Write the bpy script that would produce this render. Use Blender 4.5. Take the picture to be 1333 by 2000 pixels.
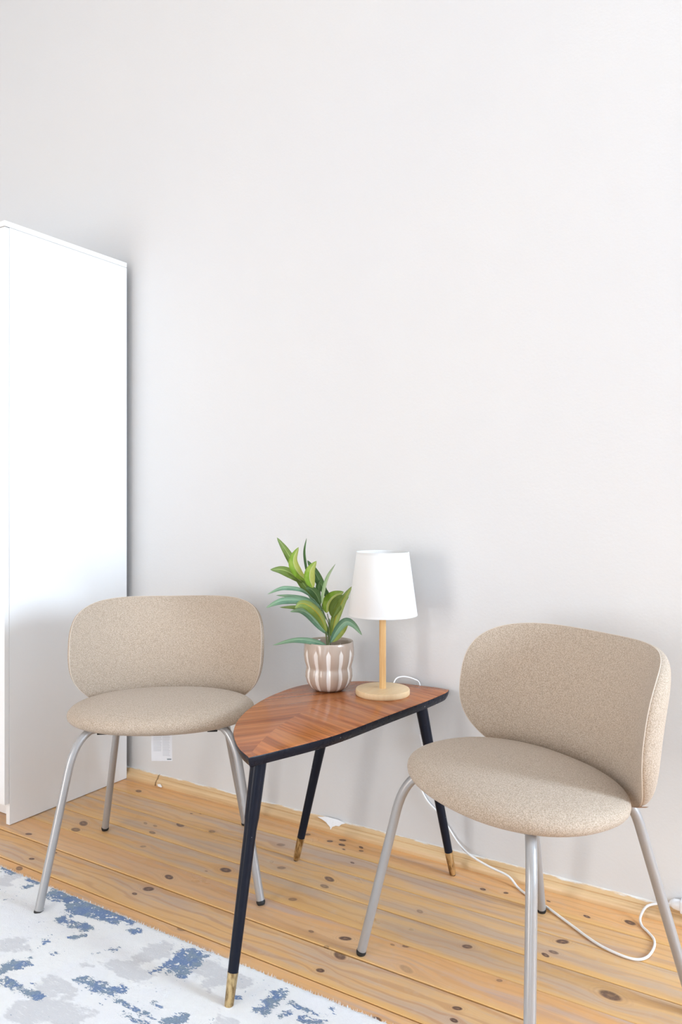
import bpy, bmesh, math, random
from mathutils import Vector, Matrix
random.seed(7)
PI=math.pi
for o in list(bpy.data.objects): bpy.data.objects.remove(o)
S=bpy.context.scene; C=S.collection

# ---------------------------------------------------------------- camera
CAM_H=1.05; YAW=math.radians(31.66)
cd=bpy.data.cameras.new('camera'); cam=bpy.data.objects.new('camera',cd); C.objects.link(cam)
cam.location=(0,0,CAM_H); cam.rotation_euler=(PI/2,0,YAW)
cd.sensor_fit='VERTICAL'; cd.sensor_height=36; cd.lens=36*1488/2000; cd.shift_y=-17/2000
cd.clip_start=.05
S.camera=cam
# ---------------------------------------------------------------- window light, added fill, exposure
S.view_settings.view_transform='Standard'; S.view_settings.look='None'
S.view_settings.gamma=1; S.view_settings.use_curve_mapping=False
S.view_settings.exposure=0.15
wd=bpy.data.worlds.new('sky'); S.world=wd; wd.use_nodes=True
bg=wd.node_tree.nodes['Background']; bg.inputs[0].default_value=(.72,.84,1,1); bg.inputs[1].default_value=1.5
WALL_Y=2.072; RX=3.0; LX=-3.7; BY=-2.9; CEIL=3.5
def area_light(name,loc,rot,sx,sy,power,col):
    l=bpy.data.lights.new(name,'AREA'); l.shape='RECTANGLE'; l.size=sx; l.size_y=sy; l.energy=power; l.color=col
    o=bpy.data.objects.new(name,l); C.objects.link(o); o.location=loc; o.rotation_euler=rot; return o
# window light plus added fill from unseen openings (each lamp fills its opening)
area_light('daylight_and_fill',(RX+.06,1.58,1.60),(0,PI/2,0),1.4,.7,215,(.68,.83,1.0))
area_light('daylight_and_fill',(RX+.06,-.70,1.75),(0,PI/2,0),1.5,1.3,8,(.80,.90,1.0))  # added fill in a made-up opening, brightens left chair and wall
area_light('daylight_and_fill',(-2.35,BY-.06,1.15),(PI/2,0,0),1.3,2.1,72,(1.0,.955,.915))  # warm light from front left, set low to brighten the lower wall
area_light('daylight_and_fill',(.9,BY-.06,1.15),(PI/2,0,0),1.8,2.1,17,(.74,.87,1.0))  # added fill light from behind the camera, in a made-up opening

# ---------------------------------------------------------------- helpers
def mat(name,col=(.8,.8,.8),rough=.5,metal=0,spec=.5,sheen=0,coat=0):
    m=bpy.data.materials.new(name); m.use_nodes=True
    b=m.node_tree.nodes['Principled BSDF']
    b.inputs['Base Color'].default_value=(*col,1); b.inputs['Roughness'].default_value=rough
    b.inputs['Metallic'].default_value=metal; b.inputs['Specular IOR Level'].default_value=spec
    if sheen: b.inputs['Sheen Weight'].default_value=sheen
    if coat: b.inputs['Coat Weight'].default_value=coat; b.inputs['Coat Roughness'].default_value=.15
    return m
class NT:
    """tiny node-tree writer"""
    def __init__(s,m): s.t=m.node_tree; s.N=s.t.nodes; s.L=s.t.links; s.b=s.N['Principled BSDF']
    def put(s,sock,v):
        if v is None: return
        if hasattr(v,'is_linked') or isinstance(v,bpy.types.NodeSocket): s.L.new(v,sock)
        else:
            if isinstance(v,(tuple,list)) and len(v)==3 and sock.type=='RGBA': v=(*v,1)
            sock.default_value=v
    def coord(s,k='Object'): return s.N.new('ShaderNodeTexCoord').outputs[k]
    def mapping(s,v,loc=(0,0,0),rot=(0,0,0),sc=(1,1,1),kind='POINT'):
        n=s.N.new('ShaderNodeMapping'); n.vector_type=kind; s.put(n.inputs[0],v)
        n.inputs[1].default_value=loc; n.inputs[2].default_value=rot; n.inputs[3].default_value=sc; return n.outputs[0]
    def noise(s,v,scale,detail=3,rough=.5,dist=0,out='Fac'):
        n=s.N.new('ShaderNodeTexNoise'); s.put(n.inputs['Vector'],v); n.inputs['Scale'].default_value=scale
        n.inputs['Detail'].default_value=detail; n.inputs['Roughness'].default_value=rough; n.inputs['Distortion'].default_value=dist
        return n.outputs[out]
    def math(s,op,a,b=None,c=None,clamp=False):
        n=s.N.new('ShaderNodeMath'); n.operation=op; n.use_clamp=clamp; s.put(n.inputs[0],a); s.put(n.inputs[1],b); s.put(n.inputs[2],c); return n.outputs[0]
    def vmath(s,op,a,b=None,out=0):
        n=s.N.new('ShaderNodeVectorMath'); n.operation=op; s.put(n.inputs[0],a); s.put(n.inputs[1],b); return n.outputs[out]
    def ramp(s,f,stops,interp='LINEAR'):
        n=s.N.new('ShaderNodeValToRGB'); s.put(n.inputs[0],f); e=n.color_ramp.elements; n.color_ramp.interpolation=interp
        while len(e)<len(stops): e.new(.5)
        for x,(p,c) in zip(e,stops): x.position=p; x.color=(*c,1) if len(c)==3 else c
        return n.outputs[0]
    def mr(s,f,a,b,c=0,d=1,kind='SMOOTHSTEP'):
        n=s.N.new('ShaderNodeMapRange'); n.interpolation_type=kind; s.put(n.inputs[0],f)
        for i,x in enumerate((a,b,c,d)): s.put(n.inputs[i+1],x)
        return n.outputs[0]
    def mix(s,f,a,b,mode='MIX'):
        n=s.N.new('ShaderNodeMix'); n.data_type='RGBA'; n.blend_type=mode; n.clamp_factor=True
        s.put(n.inputs[0],f); s.put(n.inputs[6],a); s.put(n.inputs[7],b); return n.outputs[2]
    def sep(s,v): n=s.N.new('ShaderNodeSeparateXYZ'); s.put(n.inputs[0],v); return n.outputs
    def comb(s,x,y,z): n=s.N.new('ShaderNodeCombineXYZ'); s.put(n.inputs[0],x); s.put(n.inputs[1],y); s.put(n.inputs[2],z); return n.outputs[0]
    def bump(s,h,strength=.2,dist=.001):
        n=s.N.new('ShaderNodeBump'); s.put(n.inputs['Height'],h); n.inputs['Strength'].default_value=strength; n.inputs['Distance'].default_value=dist
        s.L.new(n.outputs[0],s.b.inputs['Normal'])
    def color(s,c): s.put(s.b.inputs['Base Color'],c)
    def rough(s,c): s.put(s.b.inputs['Roughness'],c)

def obj(name,bm,m,parent=None,smooth=False,auto=None):
    me=bpy.data.meshes.new(name); bmesh.ops.recalc_face_normals(bm,faces=bm.faces[:]); bm.to_mesh(me); bm.free()
    if m: me.materials.append(m)
    if smooth:
        for p in me.polygons: p.use_smooth=True
    if auto:
        me.set_sharp_from_angle(angle=math.radians(auto))
    o=bpy.data.objects.new(name,me); C.objects.link(o)
    if parent: o.parent=parent
    return o
def thing(name,label,cat,loc=(0,0,0),rz=0,group=None):
    o=bpy.data.objects.new(name,None); C.objects.link(o); o.location=loc; o.rotation_euler=(0,0,rz)
    o['label']=label; o['category']=cat; o.empty_display_size=.05
    if group: o['group']=group
    return o
def struct(o,label=None):
    o['kind']='structure'
    if label: o['label']=label
    return o
def box(bm,x0,x1,y0,y1,z0,z1,bev=0):
    r=bmesh.ops.create_cube(bm,size=1); vs=r['verts']
    bmesh.ops.scale(bm,vec=(x1-x0,y1-y0,z1-z0),verts=vs); bmesh.ops.translate(bm,vec=((x0+x1)/2,(y0+y1)/2,(z0+z1)/2),verts=vs)
    if bev:
        es=list({e for v in vs for e in v.link_edges}); bmesh.ops.bevel(bm,geom=es,offset=bev,segments=2,profile=.6,affect='EDGES')
    return bm
def Box(*a,**k): return box(bmesh.new(),*a,**k)
def lathe(bm,prof,seg=48,cx=0,cy=0,cap0=True,cap1=True):
    rings=[]
    for r,z in prof:
        rings.append([bm.verts.new((cx+r*math.cos(2*PI*i/seg),cy+r*math.sin(2*PI*i/seg),z)) for i in range(seg)])
    for a,b in zip(rings,rings[1:]):
        for i in range(seg): bm.faces.new((a[i],a[(i+1)%seg],b[(i+1)%seg],b[i]))
    if cap0: bm.faces.new(rings[0][::-1])
    if cap1: bm.faces.new(rings[-1])
    return bm
def catmull(pts,n=8):
    P=[Vector(p) for p in pts]; P=[2*P[0]-P[1]]+P+[2*P[-1]-P[-2]]; o=[]
    for i in range(1,len(P)-2):
        a,b,c,d=P[i-1:i+3]
        for k in range(n):
            t=k/n; o.append(.5*((2*b)+(c-a)*t+(2*a-5*b+4*c-d)*t*t+(3*b-a-3*c+d)*t**3))
    o.append(P[-2]); return o
def tube(bm,pts,rad,seg=12,caps=True):
    """swept tube; rad is a number or one radius per point"""
    P=[Vector(p) for p in pts]; n=len(P); R=rad if isinstance(rad,(list,tuple)) else [rad]*n
    t=(P[1]-P[0]).normalized(); up=Vector((0,0,1)) if abs(t.z)<.9 else Vector((1,0,0)); nx=t.cross(up).normalized()
    rings=[]
    for i,p in enumerate(P):
        tt=(P[min(i+1,n-1)]-P[max(i-1,0)]).normalized(); nx=(nx-tt*nx.dot(tt)).normalized(); ny=tt.cross(nx)
        rings.append([bm.verts.new(p+R[i]*(nx*math.cos(2*PI*k/seg)+ny*math.sin(2*PI*k/seg))) for k in range(seg)])
    for a,b in zip(rings,rings[1:]):
        for k in range(seg): bm.faces.new((a[k],a[(k+1)%seg],b[(k+1)%seg],b[k]))
    if caps: bm.faces.new(rings[0][::-1]); bm.faces.new(rings[-1])
    return bm
def Tube(pts,rad,seg=12): return tube(bmesh.new(),pts,rad,seg)
def dup(root,loc,rz,label):
    r=root.copy(); C.objects.link(r); r.location=loc; r.rotation_euler=(0,0,rz); r['label']=label
    for ch in list(root.children):
        c=ch.copy(); C.objects.link(c); c.parent=r
        for g in ch.children:
            d=g.copy(); C.objects.link(d); d.parent=c
    return r
def spow(a,e): return math.copysign(abs(a)**e,a)

# ---------------------------------------------------------------- materials
m_wall=mat('painted_plaster',(.86,.855,.845),.62,spec=.25); n=NT(m_wall); c=n.coord()
h=n.math('ADD',n.noise(c,3.2,4,.55),n.math('MULTIPLY',n.noise(c,160,3,.6),.12))
n.bump(h,.25,.01)
lo=n.noise(c,1.1,3,.5); n.color(n.mix(n.mr(lo,.35,.7),(.735,.732,.726),(.722,.722,.724)))
m_ceil=mat('ceiling_paint',(.9,.9,.89),.8,spec=.2)
m_white=mat('white_lacquered_board',(.90,.90,.895),.28,spec=.45)
m_edge=mat('white_edge_band',(.84,.82,.78),.45)
m_dark=mat('dark_sub_floor_board',(.16,.10,.06),.9)  # dark brown sub-floor, visible between the planks
m_cable=mat('white_cable_rubber',(.82,.80,.78),.4)
m_plastic=mat('white_plastic',(.85,.86,.88),.3)
m_black=mat('black_lacquer',(.010,.011,.018),.32,spec=.12); n=NT(m_black); c=n.coord()
n.rough(n.mr(n.noise(c,40,4,.6),.3,.8,.22,.4,'LINEAR'))
chip=n.mr(n.noise(c,95,2,.5),.735,.75); n.color(n.mix(chip,(.012,.013,.02),(.55,.5,.45)))
m_leg_black=mat('black_painted_leg',(.008,.009,.015),.28,spec=.14); n=NT(m_leg_black); c=n.coord()
chip=n.mr(n.noise(c,120,2,.5),.76,.775); n.color(n.mix(chip,(.010,.012,.020),(.3,.3,.32)))
m_brass=mat('aged_brass',(.62,.45,.20),.32,metal=.85); n=NT(m_brass); c=n.coord()
n.color(n.mix(n.mr(n.noise(n.mapping(c,sc=(1,1,.35)),70,4,.6),.42,.66),(.70,.52,.27),(.25,.15,.06)))
m_rubber=mat('black_rubber',(.01,.01,.01),.6)
m_steel=mat('beige_grey_powder_coated_steel',(.40,.392,.388),.30,metal=.35,spec=.5)
# fabric
def fabric(name,a,b,cc):
    m=mat(name,a,.92,spec=.15,sheen=.12); n=NT(m); c=n.coord()
    f1=n.noise(c,420,2,.6); f2=n.noise(c,900,1,.5); f3=n.noise(c,9,2,.5)
    col=n.mix(n.mr(f1,.36,.64),b,a); col=n.mix(n.mr(f2,.56,.72,0,.75),col,cc)
    col=n.mix(n.mr(f3,.3,.7,0,.10),col,(.50,.41,.33))
    n.color(col); n.bump(n.math('ADD',f1,n.math('MULTIPLY',f2,.5)),.55,.0012); return m
m_fabric=fabric('beige_melange_wool',(.53,.43,.335),(.36,.28,.205),(.74,.66,.58))
m_seam=mat('seam_thread',(.62,.53,.44),.8)
m_flap=mat('brown_leatherette_end',(.36,.23,.15),.5)
m_paper=mat('label_paper',(.83,.84,.87),.7)
m_ink=mat('grey_print',(.58,.59,.62),.8); m_ink2=mat('dark_print',(.25,.29,.31),.8)
# ================================================================ SETTING
# ---- pine floor: a sub floor with single planks as its parts
sub=struct(obj('floor',Box(LX,RX,BY,WALL_Y,-.08,-.024),m_dark))
KN=[(-2.114, 1.538, 0.0098, 1), (-1.96, 1.436, 0.0076, 1), (-1.938, 1.379, 0.0118, 0.8), (-2.032, 1.684, 0.0168, 0.9), (-2.015, 1.639, 0.0148, 0.8), (-1.933, 1.499, 0.0046, 1), (-2.088, 1.978, 0.0112, 0.8), (-1.785, 1.929, 0.0043, 1), (-1.758, 1.945, 0.0043, 1), (-1.753, 1.842, 0.015, 0.9), (-1.859, 1.791, 0.0084, 0.5), (-1.817, 1.793, 0.0083, 0.5), (-1.788, 1.752, 0.0114, 0.7), (-1.74, 1.667, 0.0078, 0.5), (-1.631, 1.858, 0.0098, 0.6), (-1.427, 1.684, 0.0147, 1), (-1.47, 1.65, 0.0037, 0.8), (-1.535, 1.568, 0.0129, 1), (-1.536, 1.491, 0.0125, 1), (-1.549, 1.453, 0.0069, 0.9), (-1.319, 1.393, 0.0114, 0.6), (-1.358, 2.0, 0.0081, 0.9), (-1.272, 1.997, 0.008, 1), (-1.242, 2.024, 0.0096, 1), (-1.227, 1.995, 0.0094, 1), (-1.168, 2.011, 0.0078, 1), (-1.206, 1.972, 0.0047, 1), (-1.156, 1.991, 0.0062, 0.8), (-1.387, 1.897, 0.011, 0.5), (-1.14, 1.912, 0.006, 0.9), (-1.298, 1.778, 0.0103, 0.6), (-1.145, 1.795, 0.0143, 0.9), (-1.135, 1.754, 0.0112, 0.7), (-1.17, 1.653, 0.0095, 0.6), (-0.956, 1.57, 0.0124, 1), (-0.931, 1.505, 0.0143, 0.9), (-1.043, 1.552, 0.0063, 0.7), (-0.977, 1.517, 0.0061, 0.5), (-0.939, 1.434, 0.0081, 1), (-0.752, 1.359, 0.0083, 1), (-0.759, 1.967, 0.007, 1), (-0.699, 1.981, 0.0055, 1), (-0.817, 1.618, 0.0073, 0.8), (-0.847, 1.607, 0.0049, 0.6), (-0.693, 1.694, 0.0097, 0.9), (-0.856, 1.775, 0.0079, 0.5), (-0.583, 1.61, 0.0056, 0.6), (-0.776, 1.539, 0.015, 0.3), (-0.626, 1.476, 0.0085, 1), (-0.617, 1.438, 0.0073, 1), (-0.589, 1.999, 0.0047, 1), (-0.484, 1.976, 0.0078, 1), (-0.385, 2.004, 0.0115, 1), (-0.506, 1.832, 0.0123, 1), (-0.512, 1.778, 0.0096, 0.8), (-0.525, 1.757, 0.0083, 1), (-0.364, 1.686, 0.0186, 0.9)]
def pine(name,knots,seed,worn,red,yedge,y0,y1):
    m=mat(name,(.6,.4,.2),.38,spec=.45); n=NT(m); c=n.coord(); xyz=n.sep(c)
    ox=random.uniform(0,50)
    cc=n.vmath('ADD',c,(ox,seed*1.7,0))
    # slow bending of the grain, plus eddies round the knots
    bend=n.math('MULTIPLY',n.math('SUBTRACT',n.noise(n.mapping(cc,sc=(1.3,3,1)),1.6,2,.5),.5),.05)
    dark=None; ring=None; eddy=None
    for (kx,ky,r,s) in knots:
        rot=random.uniform(-.5,.5); el=random.uniform(.6,.85)
        v=n.mapping(c,loc=(kx,ky,0),rot=(0,0,rot),sc=(r*1.3,r*el*1.1,1),kind='TEXTURE')
        sx=n.sep(v); d=n.math('SQRT',n.math('ADD',n.math('MULTIPLY',sx[0],sx[0]),n.math('MULTIPLY',sx[1],sx[1])))
        k=n.mr(d,.75,1.12,s,0); core=n.mr(d,.05,.5,.72,1); k=n.math('MULTIPLY',k,core)
        e=n.mr(d,.5,4.2,1,0)
        e=n.math('MULTIPLY',e,n.math('MULTIPLY',n.math('SUBTRACT',xyz[1],ky),.75))
        rr=n.math('MULTIPLY',n.mr(d,.9,2.6,s*.32,0),n.math('ADD',.5,n.math('MULTIPLY',n.math('SINE',n.math('MULTIPLY',d,14)),.5)))
        dark=k if dark is None else n.math('MAXIMUM',dark,k)
        ring=rr if ring is None else n.math('MAXIMUM',ring,rr)
        eddy=e if eddy is None else n.math('ADD',eddy,e)
    yy=n.math('ADD',xyz[1],bend)
    if eddy is not None: yy=n.math('SUBTRACT',yy,eddy)
    g=n.comb(n.math('ADD',xyz[0],ox),yy,seed*.37)
    gv=n.mapping(g,sc=(1.0,26,1))
    broad=n.noise(n.mapping(g,sc=(.8,11,1)),1.5,3,.55)
    fine=n.noise(n.mapping(g,sc=(2.2,150,1)),1.6,3,.6)
    w=n.N.new('ShaderNodeTexWave'); w.wave_type='BANDS'; w.bands_direction='Y'; w.inputs['Scale'].default_value=7; w.inputs['Distortion'].default_value=9
    w.inputs['Detail'].default_value=3; w.inputs['Detail Scale'].default_value=1.2
    n.L.new(n.mapping(g,sc=(.35,1.6,1)),w.inputs['Vector'])
    tr_,tg_,tb_=random.uniform(.97,1.07),random.uniform(.90,.97),random.uniform(.84,.98)
    T3=lambda q:(q[0]*tr_,q[1]*tg_,q[2]*tb_)
    honey=T3((.74,.43,.175)); pale=T3((.74,.49,.255)); grey=T3((.58,.43,.33)); redd=(.50,.235,.11)
    col=n.mix(n.mr(broad,.35,.68),honey,pale)
    col=n.mix(n.mr(n.noise(n.mapping(g,sc=(1.1,9,1)),2.3,4,.6),.60-worn*.26,.80-worn*.24,0,.95),col,grey)
    col=n.mix(n.mr(w.outputs[1],.62,.98,0,.22+red*.6),col,redd)
    col=n.mix(n.mr(fine,.48,.72,0,.38),col,(.56,.34,.18))
    col=n.mix(n.mr(n.noise(cc,38,3,.6),.5,.8,0,.22),col,(.62,.52,.42))
    # the front edge of a board keeps its honey coloured varnish
    ed=n.mr(n.math('ADD',xyz[1],n.math('MULTIPLY',n.math('SUBTRACT',n.noise(n.mapping(cc,sc=(1,1,1)),5,2),.5),.02)),y0,y0+yedge,.85,0)
    col=n.mix(ed,col,(.78,.46,.165))
    if dark is not None:
        col=n.mix(ring,col,(.42,.22,.12))
        kc=n.mix(n.noise(cc,220,3,.6),(.045,.022,.018),(.20,.10,.065))
        col=n.mix(n.math('MULTIPLY',dark,n.mr(n.noise(cc,150,2),.25,.5,.75,1)),col,kc)
    # worn dark seams along the joints
    n.color(col)
    n.rough(n.mr(n.noise(cc,7,3,.6),.3,.75,.27,.5,'LINEAR'))
    n.bump(n.math('ADD',n.math('MULTIPLY',fine,.5),n.math('MULTIPLY',broad,.5)),.12,.002)
    return m
lines=[1.395,1.515,1.622,1.732,1.848,1.947]
edges=[1.395-.1115*k for k in range(40)][::-1]; edges=[e for e in edges if e>BY+.03]; edges=[BY]+edges+lines[1:]+[WALL_Y]
attr={1.395:(.55,.45,.02),1.2835:(.25,.1,.06),1.515:(.35,.0,.02),1.622:(.75,.15,.028),1.732:(.8,.1,.03),1.848:(.6,.25,.02),1.947:(.25,.1,.03)}
hidden=[pine('pine_board_plain',[],90+i,.4,.2,.02,-9,-9) for i in range(3)]
for i,(a,b) in enumerate(zip(edges,edges[1:])):
    if a>1.2: 
        ks=[k for k in KN if a<=k[1]<b]; w_,r_,e_=attr.get(round(a,4),(.4,.2,.02))
        m=pine('pine_board',ks,i,w_,r_,e_,a,b)
    else: m=hidden[i%3]
    gap=.0022 if a in (1.395,1.515) else .0011
    gapb=.0022 if b in (1.395,1.515) else .0011
    bm=Box(LX,RX,a+gap,b-gapb,-.024,random.uniform(-.0006,0)*(i%2))
    es=[e for e in bm.edges if all(v.co.z>-.01 for v in e.verts) and abs(e.verts[0].co.y-e.verts[1].co.y)<1e-5]
    bmesh.ops.bevel(bm,geom=es,offset=.0012,segments=1,affect='EDGES')
    obj('plank',bm,m,sub)
# ---- walls
struct(obj('wall_back',Box(LX-.2,RX+.2,WALL_Y,WALL_Y+.2,-.08,CEIL),m_wall))
struct(obj('wall_left',Box(LX-.2,LX,BY-.2,WALL_Y,-.08,CEIL),m_wall))
def wall_with_holes(name,axis,at0,at1,lo,hi,holes):
    """solid wall built as blocks round its openings; holes = (u0,u1,z0,z1)"""
    bm=bmesh.new(); u=lo
    def blk(u0,u1,z0,z1):
        if axis=='x': box(bm,at0,at1,u0,u1,z0,z1)
        else: box(bm,u0,u1,at0,at1,z0,z1)
    for (u0,u1,z0,z1) in sorted(holes):
        blk(u,u0,-.08,CEIL); blk(u0,u1,-.08,z0); blk(u0,u1,z1,CEIL); u=u1
    blk(u,hi,-.08,CEIL)
    return struct(obj(name,bm,m_wall))
wall_with_holes('wall_right','x',RX,RX+.2,BY-.2,WALL_Y,[(-1.35,-.05,1.0,2.5),(1.23,1.93,.9,2.3)])  # first opening is added, only to hold a fill lamp
wall_with_holes('wall_front','y',BY-.2,BY,LX,RX,[(-3.0,-1.7,.1,2.2),(0.0,1.8,.1,2.2)])  # second opening added for fill; both reach low to brighten the lower wall
struct(obj('ceiling',Box(LX-.2,RX+.2,BY-.2,WALL_Y+.2,CEIL,CEIL+.1),m_ceil))
def window(name,axis,at,u0,u1,z0,z1):
    r=bpy.data.objects.new(name,None); C.objects.link(r); struct(r)
    w=.05
    def fb(*s):
        a,b,c_,d=s; bm=bmesh.new()
        if axis=='x': box(bm,at,at+.05,a,b,c_,d,.004)
        else: box(bm,a,b,at-.05,at,c_,d,.004)
        return bm
    for s in ((u0,u1,z0,z0+w),(u0,u1,z1-w,z1),(u0,u0+w,z0+w,z1-w),(u1-w,u1,z0+w,z1-w),((u0+u1)/2-w/2,(u0+u1)/2+w/2,z0+w,z1-w)):
        obj('window_frame',fb(*s),m_white,r)
    bm=bmesh.new()
    if axis=='x': box(bm,at-.10,at+.05,u0-.03,u1+.03,z0-.03,z0,.004)
    else: box(bm,u0-.03,u1+.03,at-.05,at+.10,z0-.03,z0,.004)
    obj('window_sill',bm,m_white,r)
window('window_1','x',RX,1.23,1.93,.9,2.3)
window('added_window_4','x',RX,-1.35,-.05,1.0,2.5)  # added unseen window round the weak fill lamp on the right
window('window_2','y',BY,-3.0,-1.7,.1,2.2)  # unseen window, made tall so its light lifts the lower wall
window('added_window_3','y',BY,0.0,1.8,.1,2.2)  # added unseen window round the front fill lamp
# ---- pine quarter-round moulding along the wall foot
m_trim=mat('varnished_pine_moulding',(.66,.45,.24),.35,spec=.5); n=NT(m_trim); c=n.coord()
g=n.mapping(c,sc=(1.5,60,60)); f=n.noise(g,1.6,4,.6)
col=n.mix(n.mr(f,.35,.7),(.76,.53,.29),(.62,.40,.20)); zz=n.sep(c)[2]
pt=n.mr(n.math('ADD',zz,n.math('MULTIPLY',n.math('SUBTRACT',n.noise(n.mapping(c,sc=(1,3,3)),16,4,.65),.5),.012)),.0335,.0365)
n.color(n.mix(pt,col,(.80,.77,.72)))
base=struct(bpy.data.objects.new('baseboard_back',None)); C.objects.link(base)
def moulding(x0,x1,dy,tilt=0):
    prof=[(0,0),(-.024,0),(-.0245,.006),(-.0235,.012),(-.020,.018),(-.015,.022),(-.0125,.0235),(-.0125,.027),(-.0095,.029),(-.008,.033),(-.003,.0355),(0,.0365)]
    bm=bmesh.new(); nx=max(2,int((x1-x0)/.05)); rows=[]
    for i in range(nx+1):
        x=x0+(x1-x0)*i/nx; k=tilt*(i/nx)
        wob=.0008*math.sin(x*7)
        rows.append([bm.verts.new((x,WALL_Y+dy+y-(.0 if y==0 else k+wob),z)) for y,z in prof])
    for a,b in zip(rows,rows[1:]):
        for j in range(len(prof)-1): bm.faces.new((a[j],a[j+1],b[j+1],b[j]))
    bm.faces.new(rows[0]); bm.faces.new(rows[-1][::-1])
    return bm
obj('moulding',moulding(LX,-2.075,0,.004),m_trim,base,True,50)
obj('moulding',moulding(-2.071,RX,0),m_trim,base,True,50)
m_pl=mat('bare_white_plaster',(.88,.88,.88),.9,spec=.1); n=NT(m_pl); n.bump(n.noise(n.coord(),90,4,.6),.5,.003)
def patch(cx,pts,y,thick=.003):
    """ragged flake of plaster lying against the moulding"""
    bm=bmesh.new(); f=[bm.verts.new((cx+a,y-(.036-b)*.55,b)) for a,b in pts]; k=bm.faces.new(f)
    r=bmesh.ops.extrude_face_region(bm,geom=[k]); bmesh.ops.translate(bm,vec=(0,-thick,.001),verts=[v for v in r['geom'] if isinstance(v,bmesh.types.BMVert)])
    return bm
obj('plaster_flake',patch(-1.305,[(-.055,.034),(-.035,.030),(-.02,.026),(-.012,.022),(0,.016),(.003,.010),(.007,.018),(.018,.023),(.03,.024),(.036,.030),(.05,.035),(.02,.040),(-.02,.040)],WALL_Y-.008),m_pl,base)
obj('plaster_flake',patch(-2.055,[(-.004,.010),(.002,.004),(.018,.003),(.020,.006),(.008,.012)],WALL_Y-.012),m_pl,base)
# ================================================================ RUG
BLUE=[(-1.602, 1.327, 0.138, 0.019, -0.002), (-1.562, 1.309, 0.068, 0.015, 0.188), (-1.554, 1.261, 0.055, 0.013, 0.074), (-1.212, 1.287, 0.046, 0.036, -1.491), (-1.221, 1.308, 0.03, 0.021, 0.218), (-1.524, 1.076, 0.033, 0.018, 1.063), (-1.26, 1.116, 0.111, 0.007, -0.013), (-1.303, 1.126, 0.048, 0.01, 0.082), (-1.44, 1.032, 0.064, 0.009, 0.045), (-1.091, 1.129, 0.025, 0.013, 0.796), (-0.96, 1.285, 0.047, 0.015, 1.542), (-0.881, 1.293, 0.044, 0.003, -0.012), (-0.855, 1.275, 0.027, 0.007, 0.204), (-0.911, 1.262, 0.011, 0.005, 1.049), (-1.504, 1.223, 0.012, 0.008, 0.17), (-1.55, 1.171, 0.011, 0.009, 1.295), (-1.39, 1.232, 0.01, 0.006, 0.151), (-1.164, 1.093, 0.036, 0.005, 0.061), (-1.823, 1.341, 0.03, 0.007, 0.067), (-1.457, 1.336, 0.027, 0.007, 0.151), (-1.937, 1.343, 0.031, 0.008, 0.153), (-1.811, 1.317, 0.014, 0.005, 1.291), (-1.431, 1.055, 0.01, 0.004, 0.206), (-1.402, 1.318, 0.015, 0.005, 0.174), (-1.488, 1.157, 0.007, 0.005, 0.834), (-1.259, 1.147, 0.014, 0.004, -0.101), (-1.155, 1.143, 0.014, 0.004, -0.037), (-1.027, 1.252, 0.005, 0.003, 0.864), (-1.409, 1.203, 0.003, 0.003, 0.553), (-0.837, 1.319, 0.003, 0.004, 0.016), (-1.236, 1.246, 0.026, 0.006, -1.797)]
GREY=[(-1.302, 1.246, 0.067, 0.026, 1.276), (-1.288, 1.198, 0.066, 0.021, 0.038), (-1.118, 1.293, 0.078, 0.025, -0.005), (-1.604, 1.124, 0.03, 0.027, 0.553), (-1.57, 1.121, 0.022, 0.019, 1.032), (-1.324, 1.021, 0.086, 0.025, 0.178), (-1.374, 1.077, 0.052, 0.02, 0.033), (-1.892, 1.314, 0.029, 0.026, 0.301), (-1.391, 1.162, 0.028, 0.011, 0.205), (-1.359, 0.975, 0.039, 0.019, 0.038), (-1.108, 1.272, 0.032, 0.017, -1.608), (-0.998, 1.184, 0.028, 0.013, 0.278)]
m_rug=mat('woven_pile',(.86,.85,.82),.95,spec=.1,sheen=.3); n=NT(m_rug); c=n.coord()
# the rest of the carpet carries the same kind of scattered motif
def scatter(x0,x1,y0,y1,k,sc=1.0):
    o=[]
    for _ in range(k):
        L=random.uniform(.02,.11)*sc; o.append((random.uniform(x0,x1),random.uniform(y0,y1),L,L*random.uniform(.1,.4),random.gauss(.1,.5)))
    return o
def attr_(k):
    q=n.N.new('ShaderNodeAttribute'); q.attribute_name=k; return q.outputs['Fac']
cs=n.mapping(c,sc=(.45,1,1))
r1=n.math('MULTIPLY',n.math('SUBTRACT',n.noise(cs,60,5,.8),.5),.085)
r2=n.math('MULTIPLY',n.math('SUBTRACT',n.noise(cs,24,4,.7),.5),.11)
bb=n.mr(n.math('ADD',attr_('blue_field'),r1),-.0006,.0006,1,0); gb=n.mr(n.math('ADD',attr_('grey_field'),r2),-.006,.006,1,0)
sp=n.mr(n.noise(n.mapping(c,sc=(1,1.4,1)),95,2,.5),.70,.715)       # single blue tufts
clump=n.mr(n.noise(c,9,2,.5),.50,.62)
holes=n.mr(n.noise(n.mapping(c,sc=(1,1.3,1)),70,3,.6),.60,.64,1,0)
bb=n.math('MULTIPLY',bb,holes)
bb=n.math('MAXIMUM',bb,n.math('MULTIPLY',sp,clump))
base_c=n.mix(n.mr(n.noise(c,7,3,.6),.42,.62),(.93,.925,.91),(.905,.905,.92))
lines_=n.noise(n.mapping(c,rot=(0,0,.5),sc=(1,9,1)),30,3,.7)
gm=n.math('MULTIPLY',gb,n.mr(lines_,.60,.66,1,.25))
col=n.mix(gm,base_c,n.mix(n.noise(c,240,2),(.66,.66,.68),(.76,.75,.755)))
bcol=n.mix(n.mr(n.noise(c,26,3,.6),.42,.60),(.20,.28,.37),(.12,.21,.41))
bcol=n.mix(n.mr(n.noise(c,420,2),.5,.75,0,.5),bcol,(.45,.55,.72))
col=n.mix(bb,col,bcol)
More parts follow.
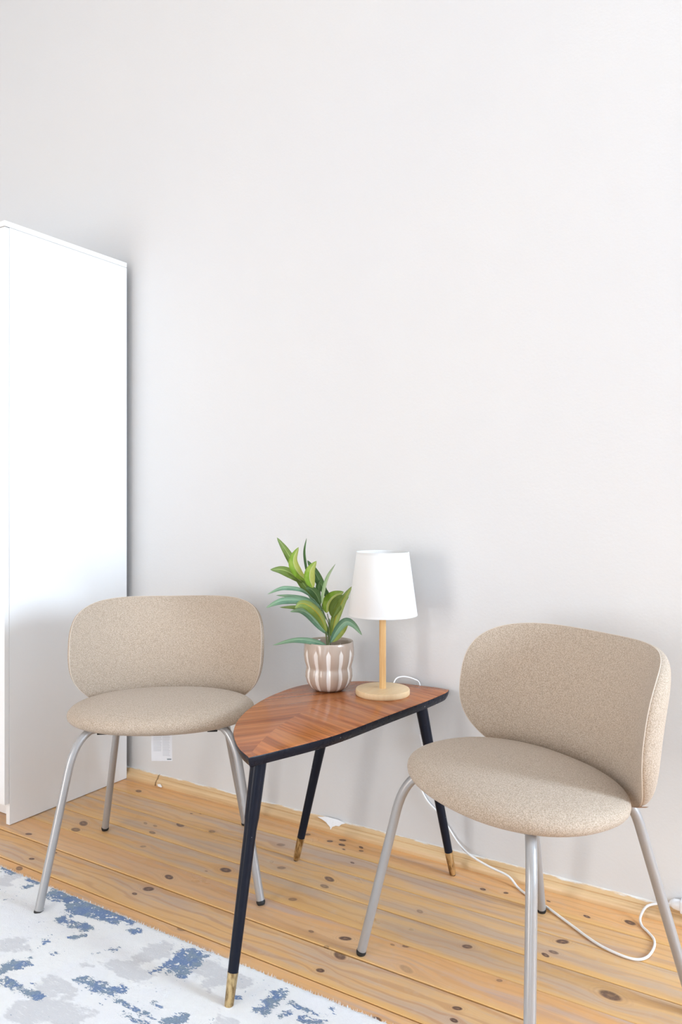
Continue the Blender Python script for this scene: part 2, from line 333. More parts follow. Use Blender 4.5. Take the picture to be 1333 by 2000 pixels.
n.color(col)
n.bump(n.math('ADD',n.math('ADD',n.noise(c,420,3,.7),n.math('MULTIPLY',n.noise(c,45,3,.6),1.2)),n.math('MULTIPLY',bb,-.6)),.9,.003)
import numpy as np
def field(lst,X,Y):
    """distance (m) to the nearest woven patch, negative inside it"""
    F=np.full(X.shape,1.0)
    for (x,y,a,b,r) in lst:
        dx,dy=X-x,Y-y; u=np.abs(dx*math.cos(r)+dy*math.sin(r))-a; v=np.abs(-dx*math.sin(r)+dy*math.cos(r))-b
        F=np.minimum(F,np.hypot(np.maximum(u,0),np.maximum(v,0))+np.minimum(np.maximum(u,v),0))
    return F
def rug_mesh():
    x0,x1,y0,y1=-3.0,-.50,-.25,1.351; nx,ny=378,232
    X,Y=np.meshgrid(np.linspace(x0,x1,nx+1),np.linspace(y0,y1,ny+1)); rg=np.random.RandomState(3)
    Z=.0085+rg.uniform(-.0007,.0007,X.shape)
    for sl in ((0,slice(None)),(-1,slice(None)),(slice(None),0),(slice(None),-1)): Z[sl]=.005
    Y2=Y.copy(); Y2[-1]+=rg.normal(0,.0011,nx+1); Y2[0]+=rg.normal(0,.0011,nx+1)
    co=np.stack([X,Y2,Z],-1).reshape(-1,3); N=len(co); i=np.arange(nx); j=np.arange(ny); J,I=np.meshgrid(j,i,indexing='ij'); q=(J*(nx+1)+I).ravel()
    faces=np.stack([q,q+1,q+nx+2,q+nx+1],1).tolist()
    rim=[k for k in range(nx+1)]+[k*(nx+1)+nx for k in range(1,ny+1)]+[ny*(nx+1)+k for k in range(nx-1,-1,-1)]+[k*(nx+1) for k in range(ny-1,0,-1)]
    low=co[rim].copy(); low[:,2]=.0003; L=len(rim)
    faces+=[[rim[k],N+k,N+(k+1)%L,rim[(k+1)%L]] for k in range(L)]+[[N+k for k in range(L)][::-1]]
    me=bpy.data.meshes.new('carpet_field'); me.from_pydata(np.concatenate([co,low]).tolist(),[],faces)
    for nm,lst in (('blue_field',BLUE+scatter(-2.9,-.6,-.2,.9,45)),('grey_field',GREY+scatter(-2.9,-.6,-.2,.95,34,1.5))):
        at=me.attributes.new(nm,'FLOAT','POINT'); at.data.foreach_set('value',np.concatenate([field(lst,X,Y).ravel(),np.ones(L)]).astype(np.float32))
    for p_ in me.polygons: p_.use_smooth=True
    return me
rug=thing('rug','white area rug with blurred slate-blue and light grey patches on the pine floor','rug')
cf=bpy.data.objects.new('carpet_field',rug_mesh()); cf.data.materials.append(m_rug); C.objects.link(cf); cf.parent=rug
# short white tufts along the cut edge
bm=bmesh.new()
for i in range(1500):
    x=random.uniform(-2.4,-.51); y=1.351+random.uniform(-.006,.0015); hgt=random.uniform(.006,.0115)
    a=random.uniform(0,PI); dx,dy=.0011*math.cos(a),.0011*math.sin(a); lx,ly=random.gauss(0,.0015),random.uniform(-.001,.004)
    v=[bm.verts.new(p) for p in ((x-dx,y-dy,.001),(x+dx,y+dy,.001),(x+lx,y+ly,hgt))]; bm.faces.new(v)
t=obj('edge_pile',bm,mat('white_edge_pile',(.86,.86,.86),.95,spec=.1),rug); t['kind']='stuff'
# ================================================================ WARDROBE
W=thing('wardrobe','tall plain white wardrobe standing against the wall left of the chair','wardrobe',(-2.722,1.54,0))
wx=-2.222; wy0,wy1=1.545,2.045; H=1.967
def wp(name,x0,x1,y0,y1,z0,z1,m=m_white,bev=.001,par=None):
    o=obj(name,Box(x0+2.722,x1+2.722,y0-1.54,y1-1.54,z0,z1,bev=bev),m,par or W); return o
wp('side_panel',wx-.018,wx,wy0,wy1,.0015,H-.019)
wp('side_panel',wx-1.0,wx-.982,wy0,wy1,.0015,H-.019)
wp('top_panel',wx-1.0,wx,wy0-.018,wy1,H-.018,H)
wp('back_panel',wx-.98,wx-.02,wy1-.008,wy1-.002,.07,H-.019)
wp('bottom_shelf',wx-.981,wx-.019,wy0,wy1-.01,.07,.088)
wp('plinth',wx-.981,wx-.019,wy0+.05,wy0+.066,.0015,.069)
for k in range(2):
    d=wp('door',wx-.4985-k*.5,wx-.0005-k*.5+(0),wy0-.018,wy0-.001,.072,H-.021)
    hx=(wx-.47 if k==0 else wx-.53)+2.722
    h=obj('handle',Box(hx-.006,hx+.006,-.039,-.0135,.95,1.11,bev=.003),m_steel,d)
# ================================================================ CHAIRS
def seat_bm():
    sw,sf,sb,zt,th,e,ne,sy=.2603,.1928,.1872,.5036,.0867,2.4258,2.2022,-.0059
    bm=bmesh.new(); na,nb=72,28; rows=[]
    for j in range(1,nb):
        b=-PI/2+PI*j/nb; cb=abs(math.cos(b))**(2/e); s=spow(math.sin(b),2/e); row=[]
        for i in range(na):
            a=2*PI*i/na; x=sw*spow(math.cos(a),2/ne); y=(sb if math.sin(a)>0 else sf)*spow(math.sin(a),2/ne)
            z=zt-th/2+th/2*s
            if s<0: z=zt-th/2+th/2*s*.93
            row.append(bm.verts.new((x*cb,y*cb+sy,z)))
        rows.append(row)
    for p,q in zip(rows,rows[1:]):
        for i in range(na): bm.faces.new((p[i],p[(i+1)%na],q[(i+1)%na],q[i]))
    for row,z in ((rows[0],zt-th*.965),(rows[-1],zt+.0005)):
        c=bm.verts.new((0,sy,z))
        for i in range(na): bm.faces.new((row[i],row[(i+1)%na],c))
    return bm
U,V,NTOP,NBOT,KK,K2,C1,C3=.3395,.1744,3.25,2.6529,.0165,-.0103,2.4107,.6158
FL,CV,DZ,TILT,YB,ZC=.0034,.0255,.0303,.1785,.2212,.5804
ARC=[(0,0,0,0)]
_g=0;_x=0;_y=0
for i in range(1,400):
    g0=_g; _g+=.0013; p0=C1*g0+C3*g0**3/.1; p1=C1*_g+C3*_g**3/.1; pm=(p0+p1)/2
    _x+=.0013*math.cos(pm); _y-=.0013*math.sin(pm); ARC.append((_g,_x,_y,p1))
def arc(g):
    i=min(int(g/.0013),len(ARC)-2); f=(g-ARC[i][0])/.0013; return tuple(ARC[i][k]+(ARC[i+1][k]-ARC[i][k])*f for k in (1,2,3))
def back_pt(a,s,tt):
    """point of the backrest: a = angle round its outline, s = 0 centre .. 1 rim, tt = offset through its thickness (+ is the rear)"""
    ca,sa=math.cos(a),math.sin(a); nn=NTOP if sa>0 else NBOT
    u=U*spow(ca,2/nn); v=V*spow(sa,2/nn); u*=(1+KK*v/V+K2*(v/V)**2); u*=s; v*=s
    x,y,h=arc(abs(u)); sg=1 if u>=0 else -1
    x=(x+tt*math.sin(h))*sg; y=y+tt*math.cos(h)
    return Vector((x*(1+FL*v/V),YB+y+v*math.sin(TILT)+CV*(v/V)**2,ZC+v*math.cos(TILT)+DZ*(u/U)**2))
def thick(s): return max(0,1-s**3.2)**.5
def back_half(side,na=128,ns=22):
    """side -1: front panel, +1: rear panel; both meet at the seam"""
    bm=bmesh.new(); rows=[]
    for j in range(1,ns+1):
        s=math.sin(PI/2*j/ns); 
        t=-.012-.011*(1-s**3)**.5 if side<0 else -.012+.036*(1-s**7)**.5
        rows.append([bm.verts.new(back_pt(2*PI*i/na,s,t)) for i in range(na)])
    c=bm.verts.new(back_pt(0,0,-.023 if side<0 else .024))
    for i in range(na): bm.faces.new((rows[0][i],rows[0][(i+1)%na],c))
    for p,q in zip(rows,rows[1:]):
        for i in range(na): bm.faces.new((p[i],p[(i+1)%na],q[(i+1)%na],q[i]))
    return bm
def backrest_bm():
    bm=back_half(-1); b2=back_half(1); me=bpy.data.meshes.new('tmp'); b2.to_mesh(me); b2.free(); bm.from_mesh(me); bpy.data.meshes.remove(me)
    bmesh.ops.remove_doubles(bm,verts=bm.verts[:],dist=1e-5); return bm
def make_chair(label):
    t=thing('upholstered_chair',label,'chair',group='beige upholstered chairs')
    obj('seat',seat_bm(),m_fabric,t,True)
    b=obj('backrest',backrest_bm(),m_fabric,t,True)
    pts=[back_pt(2*PI*i/160,1.0,0.0) for i in range(160)]
    def outer(i0,i1,grow): 
        o=[]
        for i in range(i0,i1+1):
            a=2*PI*(i%160)/160; p=back_pt(a,.9985,-.0122); q=back_pt(a,.97,-.0122); o.append(p+(p-q).normalized()*grow)
        return o
    obj('seam',Tube(outer(-21,181-21,.0008)[:-20] if False else outer(-22,102,.0008),.0011,6),m_seam,b,True)
    for s in (-26,106):
        fl=[]
        for i in range(-4,5):
            a=2*PI*((s+i)%160)/160
            fl.append((back_pt(a,.995,-.0135),back_pt(a,1.0,-.008),back_pt(a,.999,.004)))
        bm=bmesh.new(); prev=None
        for tri in fl:
            cen=back_pt(2*PI*((s)%160)/160,.9,0)
            row=[bm.verts.new(p+(p-back_pt(2*PI*(s%160)/160,.6,0)).normalized()*.0016) for p in tri]
            if prev:
                for k in range(2): bm.faces.new((prev[k],prev[k+1],row[k+1],row[k]))
            prev=row
        obj('zip_end',bm,m_flap,b,True)
    # four tube legs, each bent in under the seat
    def leg(pts,foot,up):
        l=obj('leg',Tube(pts,.0108,16),m_steel,t,True,50)
        f=Vector(foot); d=(Vector(up)-f).normalized()
        obj('foot_cap',Tube([f,f+d*.006,f+d*.0061,f+d*.011],[.0098,.0118,.0118,.0112],16),m_rubber,l,True,40)
    for s in (-1,1):
        f=(s*.2836,-.2152,0); a=Vector((s*.2141,-.1446,.40)); F0=Vector(f); d=(a-F0).normalized()
        p0=F0+d*.006; k1=F0+(a-F0)*.86; 
        cv=[p0,F0+(a-F0)*.45,k1]
        e0=a+d*.02; e1=Vector((s*.175,-.112,.4375)); e2=Vector((s*.12,-.07,.438))
        for q in range(1,9):
            tq=q/8; c0=k1.lerp(e0,tq); c1=e0.lerp(e1,tq); cv.append(c0.lerp(c1,tq))
        cv.append(e2); leg(cv,f,a)
        f=(s*.224,.2872,0); a=Vector((s*.1563,.183,.43)); F0=Vector(f); d=(a-F0).normalized()
        k1=F0+(a-F0)*.9; e0=a+d*.018; e1=Vector((s*.128,.14,.452)); e2=Vector((s*.10,.10,.452))
        cv=[F0+d*.006,F0+(a-F0)*.45,k1]
        for q in range(1,9):
            tq=q/8; c0=k1.lerp(e0,tq); c1=e0.lerp(e1,tq); cv.append(c0.lerp(c1,tq))
        cv.append(e2); leg(cv,f,a)
        obj('mounting_pad',Box(s*.148-.014,s*.148+.014,-.103,-.083,.421,.4285,bev=.002),m_rubber,t)
    return t
chairA=make_chair('beige rounded-back chair beside the white wardrobe, care label hanging under its seat')
chairB=dup(chairA,(-.5387,1.577,0),-.5264,'beige rounded-back chair turned sideways right of the leaf-shaped table, white cord behind its legs')
chairA.location=(-1.5807,1.5903,0); chairA.rotation_euler=(0,0,.6422)
# care label hanging under the left chair
CR=Matrix.Rotation(-.6422,4,'Z')
def in_chair(p): return CR@(Vector(p)-Vector((-1.5807,1.5903,0)))
def label_bm(u0,u1,v0,v1,off):
    # hangs straight down; u across, v down, with a faint curl
    A=Vector((-1.5835,1.549,.425)); r=Vector((.851,.525,0)); bm=bmesh.new(); rows=[]
    for j in range(9):
        v=v0+(v1-v0)*j/8; row=[]
        for i in range(2):
            u=(u0,u1)[i]; y=.004*math.sin(v*30)
            p=A+r*u+Vector((0,0,-v))+Vector((.525,-.851,0))*(y+off); row.append(bm.verts.new(in_chair(p)))
        rows.append(row)
    for a,b in zip(rows,rows[1:]): bm.faces.new((a[0],a[1],b[1],b[0]))
    r2=bmesh.ops.extrude_face_region(bm,geom=bm.faces[:]); back=(in_chair(Vector((-.525,.851,0)))-in_chair(Vector((0,0,0))))*.0004
    bmesh.ops.translate(bm,vec=back,verts=[x for x in r2['geom'] if isinstance(x,bmesh.types.BMVert)])
    return bm
lab=obj('care_label',label_bm(0,.0585,-.008,.102,0),m_paper,chairA); lab['label']='white printed care label hanging under the seat'
bm=bmesh.new()
for k in range(13):
    for (a,b) in ((.006,.030),(.032,.053)):
        if k>9 and a<.01: continue
        q=label_bm(a,b-random.uniform(0,.004),.030+k*.0046,.0311+k*.0046,.0006); me=bpy.data.meshes.new('t'); q.to_mesh(me); q.free(); bm.from_mesh(me); bpy.data.meshes.remove(me)
obj('label_print',bm,m_ink,lab)
obj('label_mark',label_bm(.044,.056,.095,.0985,.0006),m_ink2,lab)
# ================================================================ TABLE
T=.508
TO=(-1.0213,1.2805)
out=[(-1.0213,1.2805),(-.9953,1.3479),(-.9462,1.5082),(-.917,1.7356),(-.8955,1.9078),(-.8885,2.015),(-.8960,2.0520),(-.93,2.0570),(-1.0328,2.052),(-1.12,2.032),(-1.1957,1.990),(-1.2874,1.8850),(-1.2990,1.7549),(-1.2761,1.624),(-1.2299,1.5029),(-1.1774,1.4176),(-1.1269,1.3604),(-1.0759,1.3146)]
near=[out[0],out[1],out[2],out[3],out[4],out[5],out[6]]; far=out[7:]+[out[0]]
poly=catmull([(x,y,0) for x,y in near],7)[:-1]+catmull([(x,y,0) for x,y in [out[6]]+far],7)[:-1]
cen=sum(poly,Vector())/len(poly)
NRM=[]
for i in range(len(poly)):
    t_=(poly[(i+1)%len(poly)]-poly[i-1]).normalized(); q=Vector((-t_.y,t_.x,0)); NRM.append(q if q.dot(cen-poly[i])>0 else -q)
def inset(i,d): return poly[i]+NRM[i]*d
def slab(levels,m,name,par,cap=True):
    bm=bmesh.new(); rows=[]
    for d,z in levels: rows.append([bm.verts.new((inset(i,d).x+1.0213,inset(i,d).y-1.2805,z)) for i in range(len(poly))])
    k=len(poly)
    for a,b in zip(rows,rows[1:]):
        for i in range(k): bm.faces.new((a[i],a[(i+1)%k],b[(i+1)%k],b[i]))
    bm.faces.new(rows[-1]); bm.faces.new(rows[0][::-1])
    return obj(name,bm,m,par,True,35)
m_ven=mat('reddish_brown_veneer',(.35,.13,.05),.25,spec=.3,coat=.05); n=NT(m_ven); c=n.coord(); s=n.sep(c)
# book-matched halves meeting along a gently bending middle line
ay=s[1]; mid=n.math('SUBTRACT',n.math('MULTIPLY',n.math('MULTIPLY',ay,n.math('SUBTRACT',.86,ay)),-.60),n.math('MULTIPLY',ay,-.02))
sd=n.math('SUBTRACT',s[0],mid); far_=n.mr(sd,-.0004,.0004,1,0,'LINEAR')
def veneer(rot,seed):
    g=n.mapping(n.vmath('ADD',c,(seed,0,seed)),rot=(0,0,rot))
    g2=n.vmath('ADD',g,n.vmath('MULTIPLY',n.vmath('SUBTRACT',n.noise(n.mapping(g,sc=(1.6,8,1)),2.2,3,.6,out='Color'),(.5,.5,.5)),(0,.035,0)))
    a=n.noise(n.mapping(g2,sc=(1.0,34,1)),1.5,4,.65); b=n.noise(n.mapping(g2,sc=(2,120,1)),1.5,2,.6); d=n.noise(n.mapping(g2,sc=(.8,9,1)),2,2)
    col=n.mix(n.mr(a,.36,.64),(.52,.165,.045),(.28,.072,.018))
    col=n.mix(n.mr(b,.50,.66,0,.75),col,(.17,.045,.016))
    return n.mix(n.mr(d,.35,.7,0,.5),col,(.60,.25,.10))
# local grain directions measured off the table
vf=veneer(-math.radians(80.76-25)+0,3.1); vn=veneer(-math.radians(80.76-100.0)+0,9.4)
vc=n.mix(far_,vn,vf)
wear=n.mr(n.noise(n.mapping(c,rot=(0,0,.4),sc=(1,14,1)),26,3,.6),.80,.83,0,.4); n.color(n.mix(wear,vc,(.62,.38,.26)))
n.rough(n.mr(n.noise(c,6,3),.3,.7,.17,.26,'LINEAR'))
tb=thing('side_table','leaf-shaped three-legged table with reddish wood top and black edge between the two chairs','table',(-1.0213,1.2805,0))
slab([(.012,T-.0255),(.008,T-.0245),(.002,T-.014),(0,T-.0045),(.0012,T-.0012)],m_black,'table_edge',tb)
slab([(.0012,T-.0011),(.0018,T-.0003),(.0026,T)],m_ven,'table_top',tb)
def tleg(foot,top,kink=True):
    off=Vector((1.0213,-1.2805,0)); f=Vector(foot)+off; t_=Vector(top)+off; d=t_-f
    P=lambda k:f+d*k
    if kink: pr=[(.14,.0112),(.40,.0125),(.70,.0137),(.735,.0150),(.75,.0160),(1,.0182)]
    else: pr=[(.14,.0112),(.5,.0130),(1,.0165)]
    l=obj('leg',Tube([P(k) for k,_ in pr],[r for _,r in pr],20),m_leg_black,tb,True,60)
    q=obj('brass_ferrule',Tube([P(.006),P(.01),P(.135),P(.142),P(.1425)],[.0085,.0094,.0113,.0118,.0112],20),m_brass,l,True,40)
    q['label']='brass tip of the leg'
    obj('floor_glide',Tube([P(0),P(.006)],[.007,.007],14),m_rubber,l,False)
tleg((-1.028,1.222,.0),(-1.041,1.342,T-.022))
tleg((-1.289,1.838,.0),(-1.185,1.868,T-.025),False)
tleg((-.860,1.998,.0),(-.9205,1.918,T-.025),False)
# ================================================================ TABLE LAMP
m_bam=mat('pale_bamboo',(.74,.50,.24),.4,spec=.4); n=NT(m_bam); c=n.coord()
f=n.noise(n.mapping(c,sc=(60,6,6)),1.8,3,.6); z=n.noise(n.mapping(c,sc=(4,60,4)),1,2)
n.color(n.mix(n.mr(f,.35,.7),(.80,.60,.36),(.76,.54,.30)))
m_pole=mat('bamboo_pole',(.70,.43,.19),.35,spec=.45); n=NT(m_pole); c=n.coord()
n.color(n.mix(n.mr(n.noise(n.mapping(c,sc=(160,160,5)),1.2,3,.6),.35,.7),(.76,.49,.22),(.66,.38,.15)))
m_shade=mat('white_lampshade_fabric',(.93,.925,.91),.9,spec=.1); n=NT(m_shade); c=n.coord()
n.bump(n.noise(c,700,2,.6),.25,.0006)
tr=n.N.new('ShaderNodeBsdfTranslucent'); tr.inputs[0].default_value=(.93,.92,.90,1); mx=n.N.new('ShaderNodeMixShader'); mx.inputs[0].default_value=.35
out_=[x for x in n.N if x.type=='OUTPUT_MATERIAL'][0]; n.L.new(n.b.outputs[0],mx.inputs[1]); n.L.new(tr.outputs[0],mx.inputs[2]); n.L.new(mx.outputs[0],out_.inputs[0])
LP=(-1.035,1.904,T)
lamp=thing('table_lamp','small table lamp with white tapered shade on a round pale wood base','lamp',LP)
obj('lamp_base',lathe(bmesh.new(),[(.0745,0),(.0765,.002),(.0770,.005),(.0770,.0135),(.0755,.0165),(.073,.0172)],72),m_bam,lamp,True,40)
obj('lamp_pole',lathe(bmesh.new(),[(.0096,.0172),(.0096,.27)],28),m_pole,lamp,True,40)
zb,zt_=.7337-T,.9126-T
sh=obj('lamp_shade',lathe(bmesh.new(),[(.0978,zb+.001),(.0982,zb),(.0986,zb+.001),(.0746,zt_-.001),(.0742,zt_),(.0735,zt_-.001),(.0972,zb+.002)],96,cap0=False,cap1=False),m_shade,lamp,True,50)
def ring(r,z,h,w):
    return lathe(bmesh.new(),[(r-w,z),(r,z),(r-h*.13,z+h),(r-h*.13-w,z+h),(r-w,z)],96,cap0=False,cap1=False)
obj('shade_rim',ring(.0990,zb,.006,.0006),m_shade,sh,True,40)
obj('shade_rim',ring(.0758,zt_-.0065,.0065,.0006),m_shade,sh,True,40)
bm=bmesh.new(); lathe(bm,[(.013,.25),(.0165,.252),(.0165,.285),(.013,.288)],24)
obj('lamp_socket',bm,m_plastic,lamp,True,40)
bm=bmesh.new()
for k in range(3):
    a=k*2*PI/3+.4; tube(bm,[(.016*math.cos(a),.016*math.sin(a),.262),(.0957*math.cos(a),.0957*math.sin(a),.242)],.0011,6)
obj('shade_spider',bm,m_plastic,sh)
bm=bmesh.new(); lathe(bm,[(.012,.288),(.013,.30),(.020,.318),(.0225,.334),(.018,.350),(.009,.358),(.002,.3595)],24)
obj('light_bulb',bm,m_shade,lamp,True)
def rel(p): return (p[0]-LP[0],p[1]-LP[1],p[2]-LP[2])
cw=[(-1.035,1.978,.5115),(-1.045,1.990,.520),(-1.042,2.005,.533),(-1.028,2.030,.534),(-1.008,2.0585,.522),(-.998,2.066,.510),(-.994,2.067,.47),(-.991,2.066,.413),(-.989,2.064,.362)]
cd_=[(-.978,2.064,.322),(-.986,2.066,.28),(-1.000,2.067,.225),(-.978,2.067,.17),(-.925,2.066,.125),(-.876,2.062,.068),(-.83,2.046,.046),(-.77,2.038,.031),(-.712,2.033,.021),(-.680,2.020,.004),(-.655,2.000,.004),(-.62,1.982,.004),(-.583,1.961,.004),(-.515,1.915,.004),(-.435,1.862,.004),(-.378,1.842,.004),(-.340,1.843,.004),(-.320,1.868,.004),(-.314,1.915,.004),(-.320,1.950,.004),(-.338,1.976,.004),(-.356,1.998,.004),(-.364,2.024,.010),(-.352,2.0375,.034),(-.325,2.047,.045),(-.296,2.052,.050)]
def cordpath(p): return [rel(q) for q in catmull(p,8)]
cord=obj('power_cord',Tube(cordpath(cw),.0021,10),m_cable,lamp,True)
obj('power_cord',Tube(cordpath(cd_),.0031,10),m_cable,lamp,True)
bm=Box(-.0085,.0085,-.0052,.0052,-.0225,.0225,bev=.003)
bmesh.ops.rotate(bm,verts=bm.verts,matrix=Matrix.Rotation(-.25,3,'Y')); bmesh.ops.translate(bm,verts=bm.verts,vec=rel((-.9835,2.0635,.342)))
sw=obj('inline_switch',bm,m_plastic,lamp,True,40)
bm=Box(-.003,.003,-.008,-.004,-.006,.006,bev=.0008); bmesh.ops.translate(bm,verts=bm.verts,vec=rel((-.9835,2.0635,.342))); obj('switch_rocker',bm,m_plastic,sw)
bm=lathe(bmesh.new(),[(.0035,-.012),(.008,-.008),(.0125,-.001),(.0135,.010),(.0135,.014)],20)
bmesh.ops.rotate(bm,verts=bm.verts,matrix=Matrix.Rotation(PI/2,3,'Y')); bmesh.ops.translate(bm,verts=bm.verts,vec=rel((-.289,2.0555,.0505))); obj('plug',bm,m_plastic,lamp,True,40)
ex=thing('extension_lead','white extension socket with cords at the wall foot, partly behind the right chair leg','extension cord',(-.262,2.055,.0365))
obj('socket_block',Box(-.013,.022,-.016,.0155,0,.030,bev=.004),m_plastic,ex,True,40)
obj('lead',Tube([tuple(q) for q in catmull([(.02,0,.022),(.05,.002,.031),(.09,.004,.036),(.16,.006,.030),(.4,.008,.004)],6)],.003,10),m_cable,ex,True)
obj('lead',Tube([tuple(q) for q in catmull([(.02,-.004,.008),(.06,-.012,.010),(.12,-.02,.006),(.2,-.045,-.025),(.34,-.06,-.033)],6)],.003,10),m_cable,ex,True)
# ================================================================ POTTED PLANT
PX=(-1.198,1.8755,T)
m_pot=mat('glazed_beige_ceramic',(.50,.42,.36),.22,spec=.55,coat=.3); n=NT(m_pot); c=n.coord(); s=n.sep(c)
ang=n.math('ARCTAN2',s[1],s[0]); OFF=-1.0182
saw=n.math('ABSOLUTE',n.math('SINE',n.math('MULTIPLY',n.math('SUBTRACT',ang,OFF),6)))
zt=n.mr(s[2],.108,.126,0,1); zb_=n.mr(s[2],.004,.02,1,0)
lim=n.math('SUBTRACT',.50,n.math('MULTIPLY',zt,.5)); lim=n.math('MULTIPLY',lim,n.math('ADD',.88,n.math('MULTIPLY',n.math('ABSOLUTE',n.math('SINE',n.math('MULTIPLY',s[2],45))),.14)))
st=n.mr(n.math('SUBTRACT',saw,lim),-.10,.06,1,0)
n.color(n.mix(st,(.47,.375,.305),(.86,.82,.77)))
bm=bmesh.new(); prof=[(0.036,0),(.046,.002),(.0555,.010),(.0640,.024),(.0685,.040),(.0680,.054),(.0660,.062),(.0652,.067),(.0665,.072),(.0705,.086),(.0730,.103),(.0730,.118),(.0718,.132),(.0712,.1385),(.0700,.1405),(.0680,.1395),(.0672,.130),(.0660,.10),(.058,.07)]
seg=144; rings=[]
for r,z in prof[:19]:
    row=[]; inner=prof.index((r,z))>=14
    amp=0 if inner else .08*min(1,max(0,(.132-z)/.03))*min(1,(z+.004)/.02)
    for i in range(seg):
        a=2*PI*i/seg; k=abs(math.sin(6*(a-OFF))); rr=r*(1-amp*(1-k)**1.6+amp*.25); row.append(bm.verts.new((rr*math.cos(a),rr*math.sin(a),z)))
    rings.append(row)
for a,b in zip(rings,rings[1:]):
    for i in range(seg): bm.faces.new((a[i],a[(i+1)%seg],b[(i+1)%seg],b[i]))
bm.faces.new(rings[0][::-1]); bm.faces.new(rings[-1])
pl=thing('potted_plant','artificial green plant with long narrow leaves in a ribbed beige and white pot','plant',PX)
pot=obj('pot',bm,m_pot,pl,True,60)
m_soil=mat('brown_filler',(.20,.13,.09),.95); bm=lathe(bmesh.new(),[(.0655,.112),(.03,.114),(.002,.115)],32,cap0=False); 
n=NT(m_soil); n.bump(n.noise(n.coord(),150,3,.6),.8,.004); obj('filler',bm,m_soil,pl,True)
def leafmat(name,a,b,mid,tip,rough=.55):
    m=mat(name,a,rough,spec=.25); n=NT(m)
    uv=n.N.new('ShaderNodeUVMap').outputs[0]; s=n.sep(uv); c=n.coord()
    e=n.math('ABSOLUTE',n.math('SUBTRACT',s[1],.5))
    side=n.mr(s[1],.47,.53)
    col=n.mix(n.math('MULTIPLY',side,.9),a,b)
    col=n.mix(n.mr(n.noise(n.mapping(uv,sc=(3,26,1)),2,3,.6),.4,.75,0,.45),col,tuple(x*.68 for x in a))
    col=n.mix(n.mr(n.noise(c,45,2),.45,.7,0,.35),col,b)
    col=n.mix(n.mr(s[0],.55,1.0,0,.6),col,tip)
    col=n.mix(n.mr(e,.015,.055,.85,0),col,mid)
    n.color(col)
    t_=n.N.new('ShaderNodeBsdfTranslucent'); n.L.new(col,t_.inputs[0]); mx=n.N.new('ShaderNodeMixShader'); mx.inputs[0].default_value=.35
    o=[x for x in n.N if x.type=='OUTPUT_MATERIAL'][0]; n.L.new(n.b.outputs[0],mx.inputs[1]); n.L.new(t_.outputs[0],mx.inputs[2]); n.L.new(mx.outputs[0],o.inputs[0])
    return m
LM={'o':leafmat('olive_green_leaf',(0.296,0.413,0.114),(0.439,0.595,0.205),(0.686,0.790,0.374),(0.400,0.530,0.270)),
    'l':leafmat('lime_green_leaf',(0.439,0.660,0.101),(0.816,0.850,0.322),(0.850,0.850,0.556),(0.530,0.660,0.244)),
    't':leafmat('blue_green_leaf',(0.296,0.504,0.361),(0.504,0.738,0.569),(0.686,0.842,0.660),(0.465,0.608,0.374)),
    'y':leafmat('yellow_ribbed_leaf',(0.400,0.530,0.140),(0.634,0.738,0.296),(0.850,0.660,0.075),(0.478,0.621,0.322)),
    'd':leafmat('dark_green_leaf',(0.153,0.283,0.114),(0.257,0.426,0.192),(0.478,0.634,0.348),(0.270,0.426,0.231)),
    'p':leafmat('pale_green_leaf',(0.595,0.790,0.478),(0.725,0.850,0.595),(0.816,0.850,0.686),(0.465,0.530,0.400))}
RV=Vector((math.cos(YAW),math.sin(YAW),0)); FV=Vector((-math.sin(YAW),math.cos(YAW),0))
K=.0002648
def lp(x,y,dep=0): return RV*((x-797)*K)+FV*dep+Vector((0,0,.125+(1290-y)*K))
def leaf(pts,w,kind,d0=0,d1=0,roll=0,fold=.35):
    n_=len(pts); P=catmull([lp(x,y,d0+(d1-d0)*(i/(n_-1))) for i,(x,y) in enumerate(pts)],6); N=len(P)-1
    bm=bmesh.new(); uvl=bm.loops.layers.uv.new('UVMap'); rows=[]
    for i,p in enumerate(P):
        t=i/N; tan=(P[min(i+1,N)]-P[max(i-1,0)]).normalized()
        view=-FV; side=tan.cross(view).normalized(); nor=side.cross(tan).normalized()
        side=(side*math.cos(roll)+nor*math.sin(roll)).normalized(); nor=side.cross(tan).normalized()
        prof=max(.03,(math.sin(PI*min(1,t**.8*1.0))**.75) if t<1 else 0)
        prof=.06+.94*(math.sin(PI*t**.85)**.8 if 0<t<1 else 0)
        if t>.995: prof=.02
        h=w*1.03*K/2*prof; row=[]
        for j in range(5):
            v=(j-2)/2; row.append((bm.verts.new(p+side*(h*v)+nor*(abs(v)*h*fold)),(t,(v+1)/2)))
        rows.append(row)
    for a,b in zip(rows,rows[1:]):
        for j in range(4):
            f=bm.faces.new((a[j][0],a[j+1][0],b[j+1][0],b[j][0]))
            for lo_,uv in zip(f.loops,(a[j][1],a[j+1][1],b[j+1][1],b[j][1])): lo_[uvl].uv=uv
    # a little body: 0.4 mm thick
    top=bm.faces[:]
    r=bmesh.ops.solidify(bm,geom=top,thickness=.0004)
    o=obj('leaf',bm,LM[kind],pl,True); return o
def stem(pts,r,d=0): 
    return obj('stem',Tube([p for p in catmull([lp(x,y,d+dd) for x,y,dd in pts],6)],r,8),m_stem,pl,True)
m_stem=mat('plant_stem',(.16,.20,.07),.5)
stem([(790,1335,0),(800,1180,0),(795,1060,.004),(735,920,.006),(665,780,.004),(590,660,0),(510,540,0),(440,420,0)],.0013)
stem([(810,1335,0),(806,1150,0),(800,1040,-.004),(780,930,-.004)],.0013)
stem([(800,1335,0),(775,1120,.008),(700,960,.010),(725,870,.01),(712,760,.01)],.0011)
stem([(785,1335,.002),(770,1200,0),(760,1130,0)],.0022)
leaf([(545,600),(440,430),(330,240),(228,90)],92,'o',.0,-.015,.1)
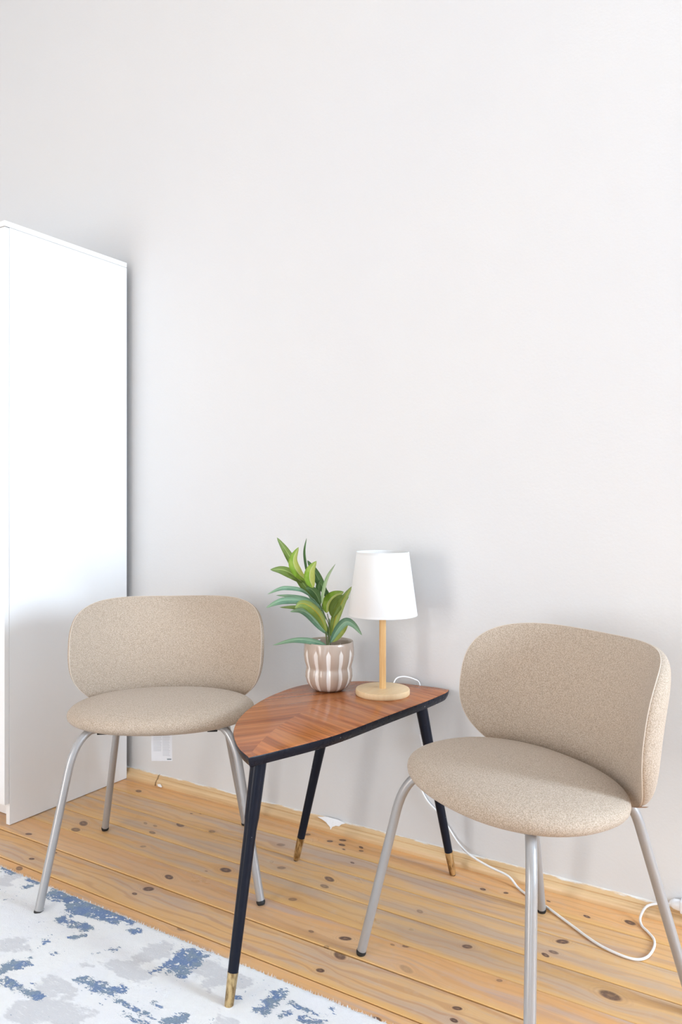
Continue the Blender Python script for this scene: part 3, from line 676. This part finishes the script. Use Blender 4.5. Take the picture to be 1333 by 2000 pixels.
leaf([(640,760),(540,640),(460,520),(385,380)],105,'o',.005,.0,-.2)
leaf([(545,560),(450,460),(410,330),(468,192)],112,'l',-.012,-.03,.15)
leaf([(565,530),(545,400),(528,250),(546,104)],50,'d',.01,.03,.9)
leaf([(500,590),(390,490),(280,440),(160,436)],108,'o',.0,-.03,.2)
leaf([(625,640),(590,540),(600,440),(664,340)],118,'l',-.02,-.04,.0)
leaf([(790,785),(700,600),(630,470),(555,355)],95,'d',.02,.035,.1)
leaf([(640,780),(610,690),(600,600),(570,520)],70,'d',.01,.01,.4)
leaf([(600,745),(490,665),(330,640),(240,655),(130,705)],50,'t',.0,-.03,.3)
leaf([(705,880),(570,790),(400,752),(205,742)],62,'t',.01,.03,.4)
leaf([(690,870),(540,790),(330,775),(220,800),(114,852)],78,'t',-.005,-.03,.2)
leaf([(760,1060),(620,910),(440,868),(245,872)],66,'o',.0,.02,.4)
leaf([(775,1120),(700,950),(600,840),(500,800),(430,850)],112,'y',-.02,-.045,.2)
leaf([(780,1160),(690,1060),(580,940),(480,890),(370,905)],84,'t',.0,-.01,.2)
leaf([(722,820),(740,680),(785,520),(870,374)],42,'p',-.02,-.03,.5)
leaf([(770,930),(780,830),(850,745),(962,700)],128,'l',.01,.02,.1)
leaf([(838,965),(860,860),(920,775),(1015,745)],140,'o',-.012,-.01,-.1)
leaf([(822,1200),(870,980),(945,790),(1052,620)],98,'y',-.004,-.02,.1)
leaf([(812,1250),(890,1100),(980,1005),(1065,1030),(1157,1137)],88,'t',-.01,-.05,.1)
leaf([(830,1250),(890,1170),(960,1080),(1010,1010)],100,'l',.004,.01,.1)
leaf([(790,1270),(700,1225),(560,1190),(400,1190),(195,1242)],74,'t',-.045,-.055,.3)
leaf([(705,830),(660,720),(600,655),(540,640)],92,'d',-.01,-.02,.0)
leaf([(800,800),(775,730),(735,640)],62,'d',.02,.03,.2)
leaf([(800,1200),(770,1100),(730,1000),(690,880)],60,'o',.01,.02,.5)
leaf([(790,1190),(815,1090),(800,990)],48,'t',.01,.015,.4)
leaf([(600,720),(540,640),(500,560),(490,470)],70,'o',.012,.01,.3)
leaf([(760,1010),(700,900),(640,800),(560,740)],70,'t',.015,.03,.2)
leaf([(700,740),(680,660),(690,590),(712,560)],55,'d',.0,-.01,.3)
